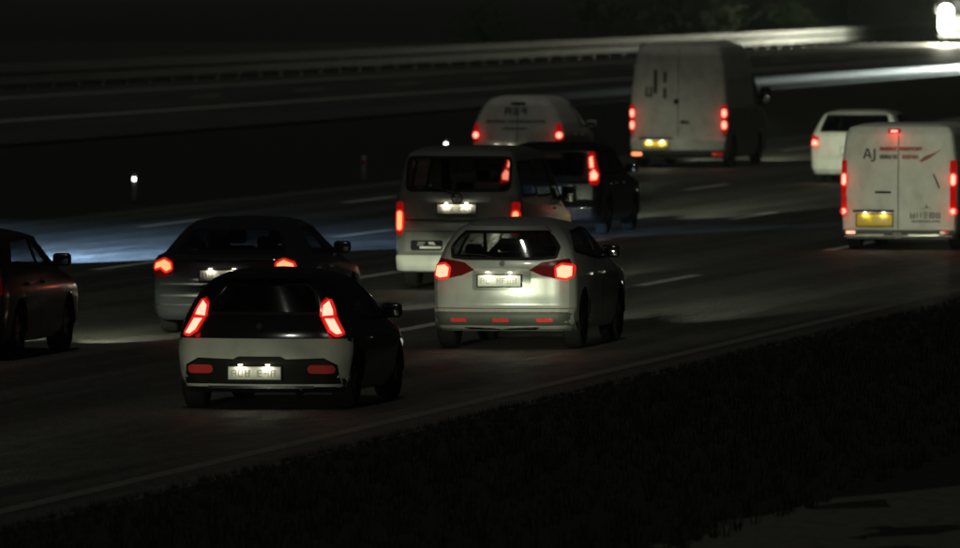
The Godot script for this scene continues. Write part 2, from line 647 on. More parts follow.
func materials() -> void:
	M.black = paint(0.009, 0.009, 0.009, 0.55)
	M.gloss_black = paint(0.008, 0.008, 0.009, 0.15, 0.0, 0.6)
	M.rubber = paint(0.011, 0.011, 0.011, 0.9)
	M.dark_metal = paint(0.05, 0.05, 0.05, 0.5, 0.8)
	M.alloy = paint(0.35, 0.35, 0.36, 0.35, 0.9)
	M.steel_wheel = paint(0.12, 0.12, 0.12, 0.5, 0.6)
	M.chrome = paint(0.65, 0.65, 0.66, 0.18, 1.0)
	M.mirror = paint(0.7, 0.7, 0.7, 0.05, 1.0)
	M.fabric = paint(0.03, 0.03, 0.032, 0.95)
	M.glass = glass(0.35)
	M.smoke = glass(0.68)
	M.black.metallic_specular = 0.25
	M.rubber.metallic_specular = 0.2
	M.clear_glass = glass(0.15)
	M.privacy = glass(0.8)
	M.white = paint(0.62, 0.63, 0.6, 0.32, 0.0, 0.5)
	M.van_white = paint(0.66, 0.66, 0.62, 0.55)
	M.silver = paint(0.42, 0.43, 0.42, 0.32, 0.25, 0.6)
	M.pale = paint(0.5, 0.5, 0.47, 0.3, 0.1, 0.6)
	M.grey = paint(0.22, 0.23, 0.225, 0.32, 0.3, 0.6)
	M.dark_paint = paint(0.008, 0.008, 0.009, 0.3, 0.0, 0.4)
	M.navy = paint(0.03, 0.032, 0.036, 0.2, 0.3, 0.8)
	M.cladding = paint(0.055, 0.06, 0.048, 0.6)
	M.dark_plastic = paint(0.03, 0.03, 0.03, 0.6)
	var film := noise_picture(61, 0.012, 512, 5, false, 1.0, ramp([[0.0, 0.66, 0.65, 0.61], [0.4, 0.85, 0.85, 0.82], [1.0, 1, 1, 1]]))
	for m in [M.white, M.van_white, M.silver, M.pale, M.grey]:
		m.albedo_texture = film
		m.uv1_triplanar = true
		m.uv1_scale = Vector3(0.5, 0.35, 0.5)
	M.plate_white = paint(0.75, 0.75, 0.7, 0.4)
	M.plate_yellow = paint(0.85, 0.58, 0.03, 0.4)
	M.plate_ink = paint(0.3, 0.3, 0.27, 0.6)
	M.red_ink = paint(0.3, 0.035, 0.04, 0.5)
	M.black_ink = paint(0.02, 0.02, 0.02, 0.5)
	M.reflector = paint(0.6, 0.04, 0.04, 0.3, 0.0, 0.6)
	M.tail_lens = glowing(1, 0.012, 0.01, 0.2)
	M.tail_dim = glowing(1, 0.012, 0.01, 0.022)
	M.tail_dim.albedo_color = Color(0.05, 0.006, 0.006).linear_to_srgb()
	M.tail_mid = glowing(1, 0.03, 0.02, 0.6)
	M.tail_core = glowing(1, 0.3, 0.18, 2.4)
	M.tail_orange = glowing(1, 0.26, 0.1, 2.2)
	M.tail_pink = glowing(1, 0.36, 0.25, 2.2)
	M.plate_lamp = glowing(1, 0.95, 0.8, 1.2)
	M.head_lamp = glowing(1, 0.95, 0.85, 6.0)
	M.led_lamp = glowing(0.8, 0.9, 1.0, 8.0)
	M.flood_lamp = glowing(1, 1.0, 0.86, 30.0)

func sheet(x0: float, x1: float, z0: float, z1: float, y: float) -> ArrayMesh:
	var st := begin()
	quad(st, Vector3(x0, y, z0), Vector3(x1, y, z0), Vector3(x1, y, z1), Vector3(x0, y, z1), Vector3.UP)
	return done(st)

func ground() -> void:
	# damp asphalt: aggregate as fine relief, worn and oily streaks along the lanes
	var asphalt := StandardMaterial3D.new()
	asphalt.albedo_texture = noise_picture(3, 0.02, 1024, 5, false, 1.0, ramp([[0.0, 0.05, 0.05, 0.046], [0.5, 0.08, 0.08, 0.073], [1.0, 0.12, 0.118, 0.108]]))
	asphalt.normal_enabled = true
	asphalt.normal_texture = noise_picture(8, 0.11, 1024, 3, true, 9.0)
	asphalt.normal_scale = 1.0
	asphalt.roughness_texture = noise_picture(12, 0.012, 512, 4, false, 1.0, ramp([[0.0, 0.18, 0.18, 0.18], [0.5, 0.3, 0.3, 0.3], [1.0, 0.55, 0.55, 0.55]]))
	asphalt.roughness = 1.0
	asphalt.uv1_triplanar = true
	asphalt.uv1_world_triplanar = true
	asphalt.uv1_scale = Vector3(0.35, 0.35, 0.12)
	asphalt.detail_enabled = true
	asphalt.detail_blend_mode = BaseMaterial3D.BLEND_MODE_MUL
	asphalt.detail_uv_layer = BaseMaterial3D.DETAIL_UV_2
	asphalt.detail_albedo = noise_picture(15, 0.03, 512, 3, false, 1.0, ramp([[0.0, 0.42, 0.42, 0.42], [0.42, 0.6, 0.6, 0.6], [0.58, 1, 1, 1], [1.0, 1.0, 1.0, 1.0]]))
	asphalt.uv2_triplanar = true
	asphalt.uv2_world_triplanar = true
	asphalt.uv2_scale = Vector3(0.06, 0.06, 0.0016)
	M.asphalt = asphalt
	var turf := StandardMaterial3D.new()
	turf.albedo_texture = noise_picture(21, 0.03, 512, 5, false, 1.0, ramp([[0.0, 0.005, 0.006, 0.003], [0.6, 0.012, 0.014, 0.007], [1.0, 0.03, 0.028, 0.016]]))
	turf.normal_enabled = true
	turf.normal_texture = noise_picture(22, 0.06, 512, 4, true, 10.0)
	turf.roughness = 0.95
	turf.uv1_triplanar = true
	turf.uv1_world_triplanar = true
	turf.uv1_scale = Vector3(0.3, 0.3, 0.3)
	M.turf = turf
	var line := paint(0.72, 0.72, 0.67, 0.6)
	line.albedo_texture = noise_picture(31, 0.05, 256, 4, false, 1.0, ramp([[0.0, 0.25, 0.25, 0.23], [0.45, 0.8, 0.8, 0.78], [1.0, 1, 1, 1]]))
	line.uv1_triplanar = true
	line.uv1_world_triplanar = true
	M.line = line

	structure("ground", sheet(-2600, 600, 300, -3200, -0.06), M.turf)
	var road := structure("motorway_carriageway", sheet(-37.3, -17.2, 120, -1600, 0.0), M.asphalt)
	var far_road := structure("opposite_carriageway", sheet(-75.2, -57.4, 120, -1600, 0.0), M.asphalt)
	var concrete := paint(0.07, 0.073, 0.068, 0.75)
	concrete.albedo_texture = noise_picture(41, 0.02, 512, 5, false, 1.0, ramp([[0.0, 0.45, 0.45, 0.43], [0.5, 0.8, 0.8, 0.78], [1.0, 1, 1, 1]]))
	concrete.uv1_triplanar = true
	concrete.uv1_world_triplanar = true
	concrete.uv1_scale = Vector3(0.3, 0.3, 0.06)
	concrete.normal_enabled = true
	concrete.normal_texture = asphalt.normal_texture
	structure("concrete_strip", sheet(-57.4, -53.2, 120, -1600, 0.004), concrete)
	var worn: StandardMaterial3D = M.line.duplicate()
	worn.albedo_color = Color(0.17, 0.17, 0.15).linear_to_srgb()
	piece("edge_line", sheet(-17.92, -17.74, 60, -1200, 0.004), worn, road)
	piece("edge_line", sheet(-36.9, -36.75, 60, -1200, 0.004), worn, road)
	piece("edge_line", sheet(-61.2, -60.8, 60, -1200, 0.004), M.line, far_road)
	piece("edge_line", sheet(-71.4, -71.0, 60, -1200, 0.004), M.line, far_road)
	# dashes: 5 m painted, 12.6 m gap
	var dash := sheet(-0.1, 0.1, 0.0, -5.0, 0.004)
	for k in LANE_LINES.size():
		var first: float = [-140.0, -158.6, -146.0, -152.0][k]
		for i in range(-1, 14):
			piece("lane_dash", dash, M.line, road, Vector3(LANE_LINES[k], 0, first - 17.6 * i))
	for x in [-66.0]:
		for i in 18:
			piece("lane_dash", dash, M.line, far_road, Vector3(x, 0, -330.0 - 17.6 * i))
	# near bank: rises towards the camera, with a paler patch on its slope
	var st := begin()
	st.set_smooth_group(0)
	var rng := FastNoiseLite.new()
	rng.seed = 5
	rng.frequency = 0.12
	var hgt := func(x: float, z: float) -> float:
		var t := clampf((x + 17.2) / 14.0, 0.0, 1.0)
		return 0.0 + 1.1 * t * t + 0.12 * t * rng.get_noise_2d(x, z) + 0.06 * rng.get_noise_2d(x * 4.0, z * 4.0) * minf(1.0, (x + 17.2) * 2.0)
	var xs := []
	for i in 24:
		xs.append(-17.2 + 30.0 * pow(i / 23.0, 1.6))
	for i in 23:
		for j in 130:
			var z0 := 20.0 - 2.5 * j
			var z1 := z0 - 2.5
			quad(st, Vector3(xs[i], hgt.call(xs[i], z0), z0), Vector3(xs[i + 1], hgt.call(xs[i + 1], z0), z0), Vector3(xs[i + 1], hgt.call(xs[i + 1], z1), z1), Vector3(xs[i], hgt.call(xs[i], z1), z1), Vector3.UP)
	structure("grass_bank", done(st), M.turf)
	# paler patch of ground on the bank
	var patch_tone := paint(0.11, 0.107, 0.09, 0.95)
	patch_tone.albedo_texture = noise_picture(51, 0.03, 512, 5, false, 1.0, ramp([[0.0, 0.35, 0.35, 0.33], [0.5, 0.75, 0.75, 0.72], [1.0, 1, 1, 1]]))
	patch_tone.uv1_triplanar = true
	patch_tone.uv1_world_triplanar = true
	patch_tone.uv1_scale = Vector3(0.4, 0.4, 0.2)
	var bare := begin()
	bare.set_smooth_group(0)
	for j in 60:
		for i in 16:
			var c := []
			for k in [[0, 0], [1, 0], [1, 1], [0, 1]]:
				var z: float = -40.0 - 0.8 * (j + k[1])
				var w: float = clampf(1.0 - pow(absf((z + 68.0) / 26.0), 2.5), 0.02, 1.0)
				var x: float = -4.0 - (8.0 + 0.8 * rng.get_noise_1d(z * 9.0)) * w * (i + k[0]) / 16.0
				c.append(Vector3(x, hgt.call(x, z) + 0.02, z))
			quad(bare, c[0], c[1], c[2], c[3], Vector3.UP)
	structure("pale_bank_patch", done(bare), patch_tone)

func traffic() -> void:
	var t: Node3D
	# pale hatchback, nearest
	t = vehicle("hatchback_car", "pale hatchback with black tailgate and slanted two-piece tail lights, nearest car", "car", Vector3(-19.49, 0, -100.78), {
		"paint": M.dark_paint, "wheel": 0.27, "axles": [0.62, 2.85], "corner": 0.24, "bow": 0.09,
		"rear": [[0.16, 0.12], [0.2, 0.03], [0.42, 0.0], [0.5, 0.01], [0.66, 0.05], [0.7, 0.09], [0.9, 0.17], [1.18, 0.36], [1.24, 0.42], [1.28, 0.62], [1.3, 1.0]],
		"front": [[0.16, 3.4], [0.3, 3.5], [0.55, 3.46], [0.68, 3.25], [0.78, 2.8], [1.2, 2.05], [1.26, 1.8], [1.3, 1.45]],
		"half": [[0.16, 0.77], [0.3, 0.83], [0.55, 0.865], [0.7, 0.855], [0.85, 0.82], [1.0, 0.755], [1.12, 0.68], [1.2, 0.6], [1.26, 0.49], [1.29, 0.38], [1.3, 0.28]],
		"rear_window": [Vector2(-0.53, 0.9), Vector2(0.53, 0.9), Vector2(0.46, 1.1), Vector2(0.38, 1.17), Vector2(-0.38, 1.17), Vector2(-0.46, 1.1)],
		"windscreen": [Vector2(-0.62, 0.84), Vector2(0.62, 0.84), Vector2(0.54, 1.18), Vector2(-0.54, 1.18)],
		"side_windows": [[Vector2(0.7, 0.86), Vector2(1.6, 0.82), Vector2(1.6, 1.2), Vector2(0.95, 1.18)], [Vector2(1.68, 0.82), Vector2(2.6, 0.8), Vector2(2.1, 1.17), Vector2(1.68, 1.2)]],
		"doors": [1.0, 1.66], "belt": 0.78, "mirror": [2.42, 0.86], "mirror_paint": M.gloss_black, "glass": M.privacy, "screen_glass": M.glass,
		"rows": [[1.0, 0.86, 0.55, 2], [1.9, 0.95, 0.55, 2]], "dash": 2.5,
		"headlight": rect(0.42, 0.5, 0.68, 0.64, 0.04), "beam": {"energy": 95.0, "angle": 4.5, "down": 0.4, "soft": 1.0}})
	var gate := []
	for side in [1, -1]:
		var edge := []
		for y in [0.67, 0.78, 0.9, 1.0, 1.1, 1.18, 1.22]:
			edge.append(Vector2(side * (lin(V.half, y) * (1.0 - V.taper) - 0.003), y))
		if side < 0:
			edge.reverse()
		gate.append_array(edge)
	piece("tailgate", panel(0, gate, 0.02, 0.03, [grown(V.rear_window, 0.015)], 0.05), M.gloss_black, t)
	piece("roof_spoiler", panel(0, [Vector2(-0.42, 1.215), Vector2(0.42, 1.215), Vector2(0.36, 1.245), Vector2(-0.36, 1.245)], 0.08, 0.14), M.gloss_black, t)
	var lens := [Vector2(0.55, 0.84), Vector2(0.53, 1.0), Vector2(0.57, 1.05), Vector2(0.64, 1.0), Vector2(0.7, 0.86), Vector2(0.775, 0.7), Vector2(0.72, 0.675), Vector2(0.62, 0.72)]
	tail_light(t, lens, [[Vector2(0.56, 0.875), Vector2(0.555, 0.97), Vector2(0.6, 1.015), Vector2(0.645, 0.93), Vector2(0.655, 0.885)], [Vector2(0.585, 0.85), Vector2(0.665, 0.85), Vector2(0.745, 0.715), Vector2(0.7, 0.705), Vector2(0.645, 0.745)]], 0.03, 0.035, M.tail_pink)
	var insert := [Vector2(-0.74, 0.24), Vector2(0.74, 0.24), Vector2(0.72, 0.42), Vector2(0.6, 0.485), Vector2(0.25, 0.475), Vector2(0.2, 0.5), Vector2(-0.2, 0.5), Vector2(-0.25, 0.475), Vector2(-0.6, 0.485), Vector2(-0.72, 0.42)]
	var shell := []
	for side in [1, -1]:
		var edge := []
		for y in [0.21, 0.3, 0.4, 0.5, 0.6, 0.665]:
			edge.append(Vector2(side * (lin(V.half, y) * (1.0 - V.taper) - 0.001), y))
		if side < 0:
			edge.reverse()
		shell.append_array(edge)
	piece("rear_bumper", panel(0, shell, 0.012, 0.02, [insert], 0.05), M.pale, t)
	var corner_shell := [Vector2(0.16, 0.3), Vector2(0.3, 0.34), Vector2(0.34, 0.62), Vector2(0.2, 0.66)]
	for side in [2, 3]:
		piece("bumper_corner", panel(side, corner_shell, 0.006, 0.012, [], 0.05), M.pale, t)
	piece("bumper_insert", panel(0, insert, 0.006, 0.02, [], 0.05), M.black, t)
	for s in [-1, 1]:
		var q := rect(0.45, 0.34, 0.7, 0.42, 0.035)
		piece("reflector", panel(0, q if s > 0 else flip(q), 0.024, 0.02), M.reflector, t)
	strip(t, "bumper_lip", -0.5, 0.2, 0.5, 0.225, M.chrome, 0.03)
	bumper(t, 0.165, 0.215, M.black, 0.02)
	plate(t, -0.04, 0.345, 0.5, 0.12, M.plate_white, 11, 0.012, 0.026)
	piece("badge", panel(0, disc(-0.02, 0.78, 0.028), 0.03, 0.02), M.chrome, t)
	piece("exhaust_pipe", tube([Vector3(0.38, 0.17, 0.03), Vector3(0.38, 0.18, -0.3)], 0.03, 12), M.chrome, t)

	# dark saloon
	t = vehicle("saloon_car", "dark saloon with orange-red tail lights and pale plate, partly behind the nearest hatchback", "car", Vector3(-23.8, 0, -120.89), {
		"paint": M.navy, "wheel": 0.29, "axles": [0.85, 3.4], "corner": 0.18, "bow": 0.06,
		"rear": [[0.16, 0.12], [0.2, 0.03], [0.42, 0.0], [0.5, 0.0], [0.54, 0.04], [0.62, 0.04], [0.84, 0.05], [0.88, 0.1], [0.905, 0.36], [0.92, 0.45], [1.18, 0.85], [1.25, 1.05], [1.29, 1.5]],
		"front": [[0.16, 4.2], [0.3, 4.3], [0.55, 4.26], [0.68, 4.1], [0.8, 3.3], [0.86, 3.1], [1.18, 2.5], [1.25, 2.2], [1.29, 1.9]],
		"half": [[0.16, 0.8], [0.3, 0.86], [0.6, 0.885], [0.8, 0.875], [0.9, 0.82], [1.1, 0.7], [1.18, 0.64], [1.25, 0.57], [1.29, 0.42]],
		"rear_window": [Vector2(-0.6, 0.93), Vector2(0.6, 0.93), Vector2(0.54, 1.1), Vector2(0.46, 1.17), Vector2(-0.46, 1.17), Vector2(-0.54, 1.1)],
		"windscreen": [Vector2(-0.62, 0.9), Vector2(0.62, 0.9), Vector2(0.54, 1.16), Vector2(-0.54, 1.16)],
		"side_windows": [[Vector2(1.1, 0.9), Vector2(1.85, 0.9), Vector2(1.85, 1.17), Vector2(1.3, 1.16)], [Vector2(1.93, 0.9), Vector2(2.95, 0.9), Vector2(2.55, 1.15), Vector2(1.93, 1.17)]],
		"glass": M.privacy, "doors": [1.1, 1.9], "belt": 0.86, "mirror": [2.8, 0.92], "handle": M.chrome,
		"rows": [[1.25, 0.9, 0.55, 2], [2.1, 0.95, 0.5, 2]], "dash": 2.9,
		"headlight": rect(0.45, 0.52, 0.72, 0.64, 0.04), "beam": {"energy": 120.0, "angle": 4.5, "down": 3.2, "soft": 0.7, "yaw": 2.0}})
	tail_light(t, [Vector2(0.58, 0.68), Vector2(0.57, 0.84), Vector2(0.66, 0.87), Vector2(0.8, 0.85), Vector2(0.83, 0.72), Vector2(0.78, 0.64), Vector2(0.66, 0.64)], [[Vector2(0.6, 0.74), Vector2(0.61, 0.8), Vector2(0.68, 0.84), Vector2(0.78, 0.8), Vector2(0.8, 0.74), Vector2(0.72, 0.76), Vector2(0.66, 0.71)]], 0.035, 0.02, M.tail_orange, M.tail_dim)
	strip(t, "boot_chrome_strip", -0.56, 0.842, 0.56, 0.862, M.chrome, 0.012)
	strip(t, "bumper_chrome_strip", -0.74, 0.56, 0.74, 0.578, M.chrome, 0.02)
	strip(t, "bumper_chrome_strip", -0.72, 0.43, 0.72, 0.45, M.chrome, 0.02)
	strip(t, "bumper_chrome_strip", -0.78, 0.33, 0.78, 0.345, M.chrome, 0.02)
	plate(t, 0.0, 0.665, 0.52, 0.115, M.plate_white, 12, 0.01)

	# grey people carrier
	t = vehicle("people_carrier", "tall grey people carrier with lit number plate under a round badge, behind the silver crossover", "van", Vector3(-24.12, 0, -137.9), {
		"paint": M.grey, "wheel": 0.3, "axles": [0.85, 3.6], "corner": 0.12, "bow": 0.05, "taper": 0.03, "nose": 1.8,
		"rear": [[0.22, 0.1], [0.26, 0.0], [0.42, 0.0], [0.45, 0.05], [0.75, 0.05], [1.2, 0.09], [1.7, 0.24], [1.77, 0.32], [1.81, 0.6]],
		"front": [[0.22, 4.4], [0.35, 4.5], [0.7, 4.47], [0.9, 4.35], [1.02, 3.75], [1.6, 3.0], [1.74, 2.7], [1.81, 2.2]],
		"half": [[0.22, 0.79], [0.4, 0.83], [1.0, 0.845], [1.25, 0.82], [1.65, 0.74], [1.75, 0.69], [1.81, 0.54]],
		"rear_window": rect(-0.66, 1.27, 0.66, 1.68, 0.06),
		"windscreen": [Vector2(-0.68, 1.08), Vector2(0.68, 1.08), Vector2(0.62, 1.62), Vector2(-0.62, 1.62)],
		"side_windows": [rect(0.35, 1.2, 1.3, 1.62, 0.05), rect(1.4, 1.18, 2.4, 1.62, 0.05), [Vector2(2.5, 1.12), Vector2(3.5, 1.08), Vector2(2.95, 1.58), Vector2(2.5, 1.62)]],
		"doors": [1.35, 2.45], "belt": 1.12, "mirror": [3.2, 1.16], "mirror_size": Vector3(0.2, 0.24, 0.1),
		"rows": [[1.2, 1.05, 0.6, 3], [2.4, 1.15, 0.6, 2]], "dash": 3.5, "glass": M.glass,
		"headlight": rect(0.45, 0.66, 0.72, 0.84, 0.05), "beam": {"energy": 12.0, "angle": 12.0, "down": 11.0}})
	tail_light(t, rect(0.7, 0.7, 0.8, 1.12, 0.03), [rect(0.715, 0.76, 0.785, 1.0, 0.03)], 0.05, 0.02, M.tail_orange)
	plate(t, 0.0, 1.03, 0.5, 0.115, M.plate_white, 13, 0.028)
	var badge := piece("badge", panel(0, disc(0.0, 1.17, 0.075, 24), 0.014, 0.02, [disc(0.0, 1.17, 0.06, 24)]), M.chrome, t)
	piece("badge_strokes", panel(0, [Vector2(-0.045, 1.2), Vector2(-0.03, 1.2), Vector2(0.0, 1.14), Vector2(0.03, 1.2), Vector2(0.045, 1.2), Vector2(0.0, 1.115)], 0.012, 0.014, [], 0.03), M.chrome, badge)
	strip(t, "tailgate_trim", -0.68, 0.885, 0.68, 0.9, M.chrome, 0.01)
	strip(t, "tailgate_seam", -0.68, 0.74, 0.68, 0.748, M.black, 0.002)
	bumper(t, 0.24, 0.44, M.white, 0.03)
	var sticker := strip(t, "bumper_sticker", -0.6, 0.5, -0.18, 0.63, M.black, 0.006, 0.02)
	piece("sticker_print", panel(0, rect(-0.48, 0.525, -0.2, 0.552), 0.009, 0.004), M.plate_white, sticker)
	piece("sticker_print", panel(0, [Vector2(-0.52, 0.56), Vector2(-0.44, 0.56), Vector2(-0.4, 0.61), Vector2(-0.5, 0.615)], 0.009, 0.004), M.grey, sticker)
	piece("sticker_print", panel(0, [Vector2(-0.36, 0.58), Vector2(-0.27, 0.57), Vector2(-0.3, 0.61), Vector2(-0.37, 0.61)], 0.009, 0.004), M.plate_white, sticker)
	piece("rear_wiper", tube([surf(0, 0.0, 1.24) + Vector3(0, 0, 0.02), surf(0, -0.3, 1.3) + Vector3(0, 0, 0.025), surf(0, -0.52, 1.33) + Vector3(0, 0, 0.02)], 0.009), M.black, t)

	# silver crossover
	t = vehicle("crossover_car", "silver crossover with three red reflectors low in its dark bumper, ahead of the nearest hatchback", "car", Vector3(-19.93, 0, -116.75), {
		"paint": M.silver, "wheel": 0.31, "axles": [0.75, 3.2], "corner": 0.22, "bow": 0.07,
		"rear": [[0.2, 0.18], [0.24, 0.06], [0.32, 0.0], [0.43, 0.0], [0.455, 0.045], [0.6, 0.03], [0.78, 0.035], [0.9, 0.07], [0.98, 0.13], [1.28, 0.32], [1.33, 0.38], [1.37, 0.6], [1.4, 1.0]],
		"front": [[0.2, 3.95], [0.3, 4.05], [0.6, 4.03], [0.76, 3.9], [0.88, 3.3], [0.95, 3.0], [1.28, 2.4], [1.35, 2.0], [1.4, 1.6]],
		"half": [[0.2, 0.75], [0.3, 0.8], [0.5, 0.815], [0.8, 0.815], [0.95, 0.775], [1.1, 0.72], [1.22, 0.65], [1.3, 0.58], [1.36, 0.48], [1.4, 0.34]],
		"rear_window": [Vector2(-0.56, 1.0), Vector2(-0.4, 0.985), Vector2(0.4, 0.985), Vector2(0.56, 1.0), Vector2(0.58, 1.1), Vector2(0.51, 1.2), Vector2(0.44, 1.26), Vector2(-0.44, 1.26), Vector2(-0.51, 1.2), Vector2(-0.58, 1.1)],
		"windscreen": [Vector2(-0.64, 0.97), Vector2(0.64, 0.97), Vector2(0.55, 1.27), Vector2(-0.55, 1.27)],
		"side_windows": [[Vector2(0.55, 1.06), Vector2(1.7, 0.96), Vector2(1.7, 1.28), Vector2(0.85, 1.25)], [Vector2(1.78, 0.96), Vector2(2.85, 0.95), Vector2(2.45, 1.25), Vector2(1.78, 1.28)]],
		"doors": [0.98, 1.75], "belt": 0.93, "mirror": [2.72, 1.0], "mirror_paint": M.gloss_black, "glass": M.smoke, "screen_glass": M.glass,
		"rows": [[1.05, 0.86, 0.55, 2], [2.0, 0.98, 0.5, 2]], "dash": 2.9,
		"headlight": rect(0.45, 0.6, 0.72, 0.74, 0.04), "beam": {"energy": 200.0, "angle": 7.0, "down": 1.0, "soft": 1.0}})
	piece("roof_spoiler", panel(0, [Vector2(-0.48, 1.285), Vector2(0.48, 1.285), Vector2(0.42, 1.33), Vector2(-0.42, 1.33)], 0.12, 0.2), M.silver, t)
	tail_light(t, [Vector2(0.3, 0.86), Vector2(0.42, 0.94), Vector2(0.7, 0.985), Vector2(0.745, 0.9), Vector2(0.755, 0.77), Vector2(0.66, 0.755), Vector2(0.44, 0.8)], [[Vector2(0.6, 0.79), Vector2(0.59, 0.88), Vector2(0.64, 0.915), Vector2(0.74, 0.9), Vector2(0.745, 0.8), Vector2(0.69, 0.775)]], 0.1, 0.022, M.tail_core, M.tail_dim)
	piece("plate_surround", panel(0, rect(-0.32, 0.64, 0.32, 0.87, 0.03), 0.003, 0.01), M.grey, t)  # flush panel in darker grey, not sunk into the tailgate
	piece("tailgate_grip", panel(0, rect(-0.3, 0.85, 0.3, 0.885, 0.012), 0.05, 0.06), M.silver, t)
	plate(t, -0.02, 0.745, 0.47, 0.12, M.plate_white, 14, 0.02, 0.016, 0.035)
	bumper(t, 0.21, 0.45, M.cladding, 0.012)
	for x in [-0.47, 0.0, 0.47]:
		piece("reflector", panel(0, rect(x - 0.09, 0.3, x + 0.09, 0.34, 0.012), 0.02, 0.02), M.reflector, t)
	piece("skid_plate", panel(0, [Vector2(-0.36, 0.215), Vector2(0.36, 0.215), Vector2(0.42, 0.245), Vector2(0.1, 0.235), Vector2(0.0, 0.22), Vector2(-0.1, 0.235), Vector2(-0.42, 0.245)], 0.03, 0.03, [], 0.05), M.chrome, t)
	piece("badge", panel(0, disc(0.0, 0.93, 0.03), 0.016, 0.018), M.chrome, t)
	piece("rear_wiper", tube([surf(0, 0.0, 0.97) + Vector3(0, 0, 0.02), surf(0, -0.22, 1.02) + Vector3(0, 0, 0.02), surf(0, -0.42, 1.03) + Vector3(0, 0, 0.015)], 0.008), M.black, t)

	# black estate
	t = vehicle("estate_car", "black estate car with tall upright tail light, half hidden by the grey people carrier", "car", Vector3(-27.56, 0, -165.74), {
		"paint": M.dark_paint, "wheel": 0.3, "axles": [0.85, 3.4], "corner": 0.12, "bow": 0.05,
		"rear": [[0.18, 0.12], [0.22, 0.02], [0.45, 0.0], [0.5, 0.04], [0.8, 0.05], [1.28, 0.25], [1.35, 0.34], [1.4, 0.8]],
		"front": [[0.18, 4.2], [0.3, 4.3], [0.6, 4.25], [0.74, 4.1], [0.85, 3.3], [0.92, 3.05], [1.28, 2.4], [1.35, 2.1], [1.4, 1.7]],
		"half": [[0.18, 0.76], [0.3, 0.82], [0.7, 0.835], [0.9, 0.81], [1.25, 0.71], [1.35, 0.64], [1.4, 0.5]],
		"rear_window": rect(-0.52, 0.9, 0.52, 1.27, 0.05),
		"windscreen": [Vector2(-0.64, 0.94), Vector2(0.64, 0.94), Vector2(0.57, 1.27), Vector2(-0.57, 1.27)],
		"side_windows": [rect(0.45, 0.94, 1.25, 1.27, 0.05), rect(1.32, 0.94, 2.05, 1.27, 0.03), [Vector2(2.12, 0.93), Vector2(2.95, 0.93), Vector2(2.5, 1.25), Vector2(2.12, 1.27)]],
		"doors": [1.28, 2.08], "belt": 0.9, "mirror": [2.8, 0.98], "glass": M.privacy,
		"rows": [[2.2, 0.95, 0.5, 2]], "dash": 3.0,
		"headlight": rect(0.45, 0.58, 0.72, 0.7, 0.04), "beam": {"energy": 420.0, "angle": 5.5, "down": 1.0}})
	tail_light(t, [Vector2(0.62, 0.78), Vector2(0.74, 0.76), Vector2(0.77, 0.82), Vector2(0.74, 1.0), Vector2(0.66, 1.27), Vector2(0.57, 1.27), Vector2(0.62, 0.98)], [[Vector2(0.64, 0.84), Vector2(0.73, 0.85), Vector2(0.74, 0.92), Vector2(0.68, 1.0), Vector2(0.63, 0.95)], [Vector2(0.62, 1.03), Vector2(0.67, 1.03), Vector2(0.64, 1.2), Vector2(0.6, 1.18)]], 0.06, 0.02, M.tail_core)
	strip(t, "roof_edge_trim", -0.5, 1.33, 0.55, 1.345, M.chrome, 0.03)
	plate(t, 0.0, 0.68, 0.5, 0.115, M.plate_white, 15)

	# small white van with a lettered back
	t = vehicle("small_van", "small off-white van with narrow lettered back, beyond the grey people carrier", "van", Vector3(-34.74, 0, -205.24), {
		"paint": M.van_white, "wheel": 0.29, "axles": [0.8, 3.2], "corner": 0.14, "bow": 0.06,
		"rear": [[0.22, 0.1], [0.26, 0.0], [0.45, 0.0], [0.48, 0.05], [0.95, 0.07], [1.48, 0.2], [1.57, 0.29], [1.62, 0.55]],
		"front": [[0.22, 4.0], [0.35, 4.1], [0.65, 4.05], [0.85, 3.85], [0.98, 3.3], [1.48, 2.6], [1.57, 2.3], [1.62, 1.9]],
		"half": [[0.22, 0.84], [0.4, 0.91], [0.9, 0.925], [1.1, 0.88], [1.3, 0.79], [1.48, 0.67], [1.57, 0.58], [1.62, 0.42]],
		"windscreen": [Vector2(-0.7, 1.02), Vector2(0.7, 1.02), Vector2(0.58, 1.46), Vector2(-0.58, 1.46)],
		"side_windows": [[Vector2(2.0, 1.04), Vector2(3.1, 1.02), Vector2(2.6, 1.42), Vector2(2.0, 1.44)]],
		"doors": [1.2, 1.95], "belt": 1.0, "mirror": [2.9, 1.06], "rim": M.steel_wheel,
		"headlight": rect(0.5, 0.66, 0.78, 0.82, 0.05), "beam": {"energy": 6.0, "angle": 15.0, "down": 6.0, "soft": 1.0, "yaw": -2.0}})
	tail_light(t, [Vector2(0.74, 0.82), Vector2(0.86, 0.8), Vector2(0.87, 0.9), Vector2(0.82, 1.1), Vector2(0.74, 1.12)], [disc(0.8, 0.885, 0.055, 12)], 0.05, 0.02, M.tail_pink)
	piece("lettering", strokes(0, -0.24, 1.27, 0.45, 0.13, 3, 0.03, 41), M.black_ink, t)
	piece("lettering", strokes(0, -0.6, 1.12, 1.15, 0.05, 16, 0.012, 42), M.black_ink, t)
	piece("lettering", strokes(0, -0.3, 0.99, 0.5, 0.04, 9, 0.01, 43), M.black_ink, t)
	strip(t, "high_brake_light", -0.14, 1.475, 0.14, 1.51, M.black, 0.02, 0.012)
	strip(t, "door_seam", -0.006, 0.5, 0.006, 1.46, M.black, 0.002)
	plate(t, -0.25, 0.62, 0.5, 0.115, M.plate_yellow, 16, 0.006)
	bumper(t, 0.24, 0.45, M.dark_plastic, 0.02)

